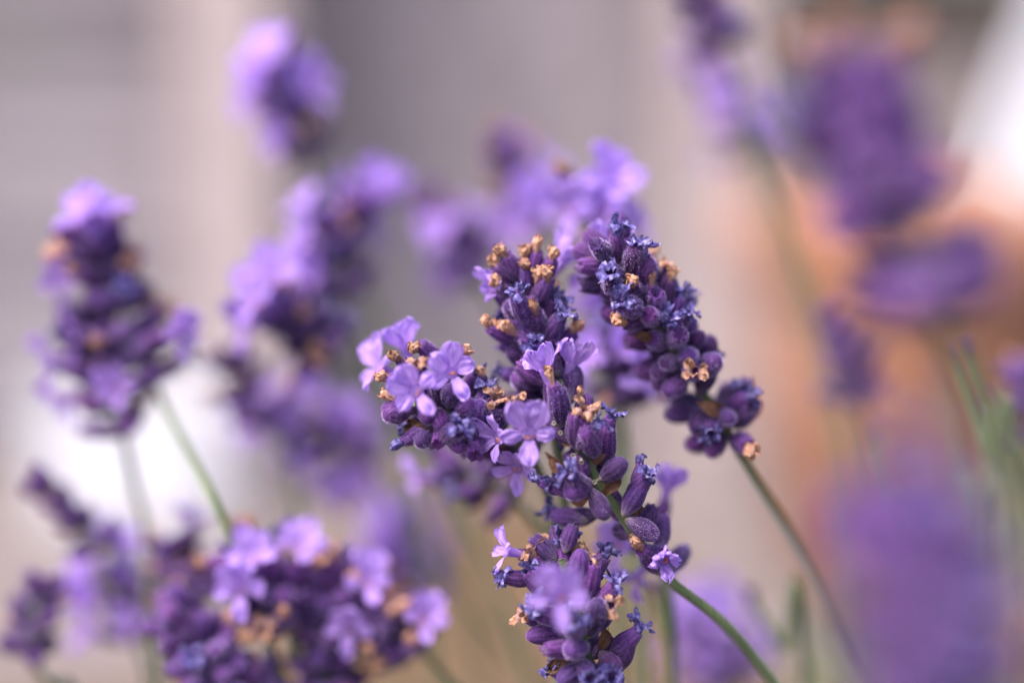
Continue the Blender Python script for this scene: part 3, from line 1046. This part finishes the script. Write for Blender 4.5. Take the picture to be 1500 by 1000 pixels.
Dk.bract((955, 500), (935, 490), 6, 4, 0.7)
Dk.head(spacing=4.4, per=9, tilt=(82, 40), mix=dict(bud=7, open=2, blue=1.0, tan=.6, tanc=.3), bracts=0.4, s=1.12, skip=((5, 9.0),))

# E: lower centre
E = Stalk("lavender head at lower centre, soft open flower in front with brown and blue withered florets",
          PP((822, 818, -1), (832, 850, -1), (850, 905, 0), (858, 960, 1), (862, 1010, 2)),
          PP((862, 1100, 3), (868, 1300, 6)), seed=15, r0=0.55)
E.flower((820, 872), (-0.05, -0.05, 1.0), 3, -19, FLAT, 5, 1.0, back=(0.1, -0.1, -1))
E.flower((742, 806), (-0.80, 0.25, 0.25), 35, 0, FLAT, 2, 0.82)
E.dry((784, 822), (774, 800), 'tanc', 1.05, 0, -1)
E.dry((800, 810), (798, 775), 'tan', 1.1, 4, 5)
E.dry((822, 808), (822, 785), 'blue', 1.2, 1, 0)
E.dry((838, 826), (838, 806), 'tan', 0.9, 2, 2)
E.dry((856, 828), (866, 808), 'tanc', 0.95, 0, -1)
E.dry((876, 825), (890, 800), 'blue', 1.15, 0, 0)
E.dry((895, 866), (905, 842), 'blue', 1.15, -1, -2)
E.dry((748, 846), (732, 842), 'blue', 0.9, -1, -2)
E.dry((892, 888), (896, 884), 'tanc', 0.9, -3, -6)
E.cal((900, 985), (924, 930), 'open', 1.05, 0, 0)
E.dry((928, 930), (946, 908), 'blue', 1.1, 0, 0)
E.dry((775, 905), (760, 895), 'tanc', 0.9, 0, -2)
E.dry((796, 900), (776, 890), 'blue', 1.2, -3, -5)
E.dry((840, 915), (838, 905), 'blue', 1.3, -7, -10)
E.cal((840, 925), (772, 930), 'bud', 1.0, 0, -2)
E.cal((866, 930), (878, 880), 'bud', 1.1, -2, -6)
E.cal((870, 910), (880, 860), 'open', 1.0, 0, 0)
E.cal((856, 950), (800, 950), 'open', 0.95, -2, -5)
E.cal((860, 945), (830, 955), 'bud', 1.05, -3, -7)
E.cal((880, 955), (905, 985), 'bud', 1.05, -2, -4)
E.cal((856, 975), (818, 1000), 'bud', 1.05, -2, -4)
E.dry((860, 985), (866, 990), 'blue', 1.1, -5, -8)
E.dry((892, 990), (904, 992), 'blue', 1.1, -3, -5)
E.bract((880, 950), (890, 925), -2, -4, 0.75)
E.bract((830, 965), (812, 975), -1, -2, 0.8)
E.cal((815, 880), (765, 835), 'open', None, 1, -1)
E.cal((858, 880), (868, 826), 'open', None, 0, -1)
E.head(spacing=4.8, per=8, tilt=(64, 24), mix=dict(bud=4, open=2, blue=1.6, tan=.6), bracts=0.3, keep=lambda p, d: d.dot(FWD) > -0.25)

# ------------------------------------------------------------------ the soft stalks before and behind
GB = "lavender stalks out of focus"


def soft(label, head, tail, seed, mix=MIXBG, **kw):
    s = Stalk(label, PP(*head), PP(*tail), GB, seed)
    s.head(mix=mix, **kw)
    return s


# left tall head
Fk = soft("tall ragged lavender head with a broad pale flower at its tip before the grey boards",
          ((130, 345, 50), (160, 400, 50), (190, 480, 51), (222, 560, 52)), ((272, 655, 40), (332, 775, 30), (400, 960, 40), (450, 1150, 48)), 21,
          dict(bud=5, open=2, tan=1.2, tanc=.6, blue=1.5, flat=.4), spacing=5.2, per=9, tilt=(78, 42), s=1.16)
Fk.flower((78, 530), (-0.8, -0.1, 0.4), 20, 52, FLAT, 5, 1.1)
Fk.flower((98, 590), (-0.7, -0.4, 0.4), 20, 58, FLAT, 6, 1.1)
Fk.flower((120, 320), (-0.4, 0.75, 0.4), 20, 40, FLAT, 0, 1.2)
Fk.flower((150, 310), (0.2, 0.9, 0.3), 0, 42, FLAT, 1, 1.15)
Fk.flower((262, 490), (0.8, 0.1, 0.4), -20, 38, FLAT, 2, 1.05)
soft("drooping dark lavender head tucked behind the tall ragged one",
     ((120, 480, 52), (145, 550, 52), (178, 630, 53)), ((196, 710, 56), (215, 800, 60), (240, 1100, 70)), 22, DARK, spacing=5.5, per=7, s=1.1)
soft("small lavender head with a bright bloom on top, high before the left post",
     ((388, 88, 95), (412, 140, 96), (446, 222, 98)), ((500, 330, 102), (560, 480, 108), (640, 700, 118), (720, 1100, 130)), 23,
     dict(bud=4, open=2, flat=1.2, tan=1), spacing=6, per=7, s=1.25, tilt=(62, 30)).flower((385, 90), (-0.3, 0.8, 0.5), 0, 80, FLAT, 0, 1.5)
s = soft("lavender head with a round pale bloom beside the upper right of a bushy bloom",
     ((520, 300, 75), (490, 350, 75), (500, 430, 76)), ((540, 540, 80), (600, 700, 88), (650, 1100, 100)), 24, PALE, spacing=6, per=7, s=1.15)
s = soft("bushy lavender head with pale blooms on its left and dark buds below",
     ((385, 420, 62), (425, 460, 62), (480, 520, 63)), ((560, 600, 68), (680, 760, 76), (800, 1100, 90)), 25, DARK, spacing=5.2, per=8, s=1.15)
s.flower((375, 440), (-0.6, 0.3, 0.6), 20, 45, FLAT, 0, 1.25)
s.flower((400, 408), (-0.2, 0.6, 0.7), 0, 48, FLAT, 1, 1.25)
s.flower((362, 474), (-0.7, -0.1, 0.6), 10, 47, FLAT, 3, 1.15)
soft("short dim lavender bud cluster under the bushy pale bloom",
     ((335, 525, 80), (362, 570, 80), (390, 610, 81)), ((430, 700, 86), (470, 1100, 96)), 26, dict(bud=4, tan=2, open=2), spacing=5.5, per=7, s=1.05)
s = soft("loose pale pinkish lavender head on a long thin stem sloping right",
     ((430, 620, 100), (480, 645, 100), (540, 690, 102)), ((620, 800, 108), (700, 900, 116), (820, 1100, 130)), 27, PALE, spacing=6.5, per=6, s=1.15)
# behind the centre
s = soft("cluster of glowing pale lavender blooms rising behind the tan crowned head",
     ((882, 285, 52), (882, 320, 52), (882, 370, 53)), ((884, 480, 52), (895, 700, 60), (905, 1100, 70)), 28, dict(flat=1.5, bud=4, tan=1, open=2), spacing=5.0, per=8, s=0.98)
s.flower((895, 265), (0.2, 0.4, 0.9), 0, 38, FLAT, 1, 1.25)
s.flower((835, 305), (-0.3, 0.0, 0.9), 0, 38, FLAT, 2, 1.2)
s.flower((880, 310), (0.0, 0.1, 0.9), 0, 38, FLAT, 4, 1.1)
s.dry((835, 262), (822, 240), 'tan', 1.3, 42, 40)
soft("dim lavender head with dark buds close left of the glowing pale blooms",
     ((742, 235, 100), (765, 275, 100), (800, 330, 102)), ((850, 450, 108), (900, 700, 118), (940, 1100, 130)), 29, dict(bud=4, tan=3, flat=1), spacing=6, per=7, s=1.15)
soft("faint low lavender head against the slanting boards, left of the tan crown",
     ((640, 310, 105), (665, 350, 105), (700, 400, 106)), ((750, 500, 112), (800, 700, 122), (850, 1100, 140)), 30, dict(bud=3, flat=2.2, tan=1), spacing=6, per=7, s=1.15)
s = soft("pale lavender blooms filling the gap between the central stalk and the arching head",
     ((900, 480, 44), (905, 530, 44), (910, 590, 45)), ((920, 700, 48), (935, 850, 52), (950, 1100, 60)), 31, PALE, spacing=5.5, per=7, s=1.0)
soft("shadowy lavender head hanging below the left reaching cluster",
     ((660, 690, 40), (700, 705, 40), (750, 730, 41)), ((800, 790, 46), (840, 900, 54), (860, 1100, 66)), 32, DARK, spacing=5.5, per=7, s=1.0)
# lower left group
s = soft("bushy lavender head at lower left with a bright flower and orange withered florets",
     ((352, 810, 36), (385, 850, 36), (420, 915, 37)), ((440, 980, 39), (455, 1060, 41), (470, 1250, 46)), 33,
     dict(bud=5, open=2, tan=2.8, tanc=1.0, blue=1.0, flat=.2), spacing=4.6, per=10, s=1.22)
s.flower((352, 862), (-0.1, 0.0, 1.0), 10, 26, FLAT, 3, 1.1)
s.flower((440, 800), (0.2, 0.7, 0.5), 0, 34, FLAT, 2, 1.1)
s.flower((370, 815), (-0.2, 0.5, 0.8), 0, 28, FLAT, 1, 1.0)
s = soft("lavender head leaning right beside the bushy lower left one, pale flowers along its back",
     ((505, 850, 40), (545, 885, 40), (610, 945, 41)), ((670, 1010, 43), (740, 1100, 46), (800, 1250, 50)), 34,
     dict(bud=5, open=2, tan=2.6, tanc=.8, flat=.4), spacing=4.6, per=10, s=1.18)
s.flower((540, 852), (0.3, 0.5, 0.8), 0, 32, FLAT, 0, 1.0)
s.flower((622, 905), (0.4, 0.4, 0.8), -10, 32, FLAT, 2, 1.0)
s.flower((512, 920), (-0.1, -0.1, 1.0), 0, 32, FLAT, 3, 1.0)
soft("dark lavender head at the lower left edge of the bushy group, almost without flowers",
     ((275, 925, 32), (310, 965, 32), (350, 1030, 33)), ((385, 1100, 35), (420, 1250, 40)), 35, dict(bud=6, open=2, tan=1.5, blue=1.5), spacing=4.2, per=11, s=1.25)
soft("dense dark lavender head wedged between the bushy head and the right leaning one",
     ((462, 872, 40), (470, 930, 40), (480, 1010, 41)), ((488, 1080, 43), (500, 1250, 48)), 48, dict(bud=6, open=2, tan=1.2, flat=.3), spacing=4.4, per=10, s=1.15)
soft("dim small lavender head peeping out behind the upper left of the bushy group",
     ((262, 800, 58), (275, 840, 58), (290, 880, 59)), ((305, 940, 62), (330, 1200, 72)), 49, dict(bud=4, open=2, tan=1.5, flat=.4), spacing=5, per=8, s=1.1)
soft("bare slender lavender spike with closed dark buds pointing up left over the pale paving",
     ((70, 715, 60), (115, 765, 60), (160, 800, 61)), ((230, 860, 64), (300, 960, 70), (380, 1150, 80)), 36, dict(bud=6, open=1), spacing=5.5, per=5, s=0.95, tilt=(40, 15))
soft("lilac lavender head low before the paving, left of the bushy group",
     ((165, 830, 75), (180, 880, 75), (200, 930, 76)), ((225, 1010, 80), (260, 1200, 90)), 37, dict(flat=4, funnel=2, bud=2), spacing=6, per=6, s=1.1)
soft("short lavender head with a green stem in the low left corner",
     ((60, 865, 50), (50, 905, 50), (40, 955, 51)), ((80, 1010, 54), (140, 1100, 60)), 38, dict(bud=4, tan=2, open=2, flat=.5), spacing=5.5, per=7, s=1.0)
soft("faint mauve lavender bloom over the brown soil behind the leaning head",
     ((585, 815, 130), (580, 850, 130), (575, 890, 131)), ((580, 960, 136), (600, 1200, 150)), 39, dict(flat=4, funnel=2, bud=2), spacing=6.5, per=6, s=1.25)
soft("pale mauve lavender bloom low behind the stem of the central stalk",
     ((1040, 915, 120), (1050, 960, 120), (1060, 1010, 121)), ((1070, 1080, 126), (1090, 1250, 140)), 40, dict(flat=4, funnel=2, bud=2), spacing=6.5, per=6, s=1.25)
# right side
soft("dark small lavender head above a paler one, against the beige post",
     ((1020, -20, 95), (1035, 20, 95), (1052, 65, 96)), ((1075, 110, 98), (1120, 250, 104), (1180, 420, 112), (1250, 700, 125), (1320, 1100, 140)), 41, dict(bud=6, open=2, blue=1, tan=.5), spacing=5, per=9, s=1.1)
soft("pale washed lavender head on a long stem below a dark small one",
     ((1040, 110, 165), (1062, 160, 165), (1092, 225, 167)), ((1130, 320, 171), (1180, 470, 179), (1240, 700, 193), (1300, 1100, 215)), 42, dict(flat=2, bud=2, tan=1.2), spacing=6.5, per=6, s=1.1)
Q = soft("large dark lavender head close by, with a separate lower ring of buds on its stem",
     ((1266, 170, -72), (1274, 210, -72), (1288, 262, -72), (1306, 308, -72), (1346, 370, -72), (1362, 405, -72), (1370, 446, -72)), ((1395, 510, -71), (1450, 605, -69), (1530, 745, -64), (1640, 950, -56)), 43,
     dict(bud=6, open=3), spacing=3.6, per=12, s=1.36, tilt=(70, 28), skip=((2.5, 10.0),))
Q.head(spacing=20, per=12, tilt=(56, 56), mix=dict(bud=5, open=2, blue=1), s=1.3, start=1.6, bracts=0)
Q.head(spacing=4, per=9, tilt=(45, 30), mix=dict(tan=4, bud=1), s=1.3, start=Q.length / MM - 4.5, bracts=0)
soft("small dark lavender head on a green stem in front of the terracotta pot",
     ((1230, 490, 95), (1245, 525, 95), (1258, 580, 96)), ((1275, 660, 100), (1300, 800, 108), (1330, 1100, 120)), 44, dict(bud=5, blue=1, open=2), spacing=5, per=8, s=1.1)
soft("very blurred dark lavender head close by in the low right corner",
     ((1320, 790, -96), (1345, 870, -96), (1378, 950, -96), (1400, 1030, -96)), ((1420, 1120, -95), (1450, 1300, -92)), 45,
     dict(bud=6, open=2, tan=.8, blue=1), spacing=3.4, per=12, s=1.4)
soft("violet lavender head at the right edge beside green stems",
     ((1495, 540, 70), (1505, 590, 70), (1512, 650, 71)), ((1520, 720, 74), (1540, 900, 80), (1560, 1200, 90)), 46, DARK, spacing=6, per=7, s=1.0)
# green flowerless stalks
for x0, y0, x1, y1, dd, lb in (
        (1410, 520, 1470, 800, 60, "flowerless green stalk right of the orange patch, crossing the large dark head's stem"),
        (1450, 600, 1420, 900, 85, "flowerless green stalk leaning left behind the large dark head's stem"),
        (1290, 640, 1330, 920, 80, "flowerless green stalk close beside the small dark head's stem"),
        (1380, 560, 1400, 900, 110, "faint flowerless green stalk upright before the middle of the terracotta pot"),
        (960, 870, 985, 1020, 40, "flowerless green stalk upright under the small pale flower of the central stalk"),
        (1100, 880, 1180, 1020, 60, "flowerless green stalk alongside the sloping stem of the central stalk")):
    path_pts = PP((x0, y0, dd), ((x0 + x1) / 2 + 6, (y0 + y1) / 2, dd), (x1, y1, dd + 4))
    e = path_pts[-1]
    foot = Vector((e.x + 0.02, e.y + 0.02, -0.01))
    o = link("flowerless_stalk", None)
    o.location = (foot.x, foot.y, 0)
    link("stem", stem_mesh(catmull(path_pts + [foot], 10), 0.8, 1.2, Vector((foot.x, foot.y, 0))), o)
    tip = path_pts[0] - Vector((foot.x, foot.y, 0))
    for q in range(3):
        link("bud", CALYX_BUD[q], o, Matrix.Translation(tip) @ Matrix.Rotation(q * 2.1, 4, 'Z') @ Matrix.Rotation(0.35, 4, 'X') @ Matrix.Scale(0.55, 4))
    tag(o, lb, "stalk", "flowerless green stalks")
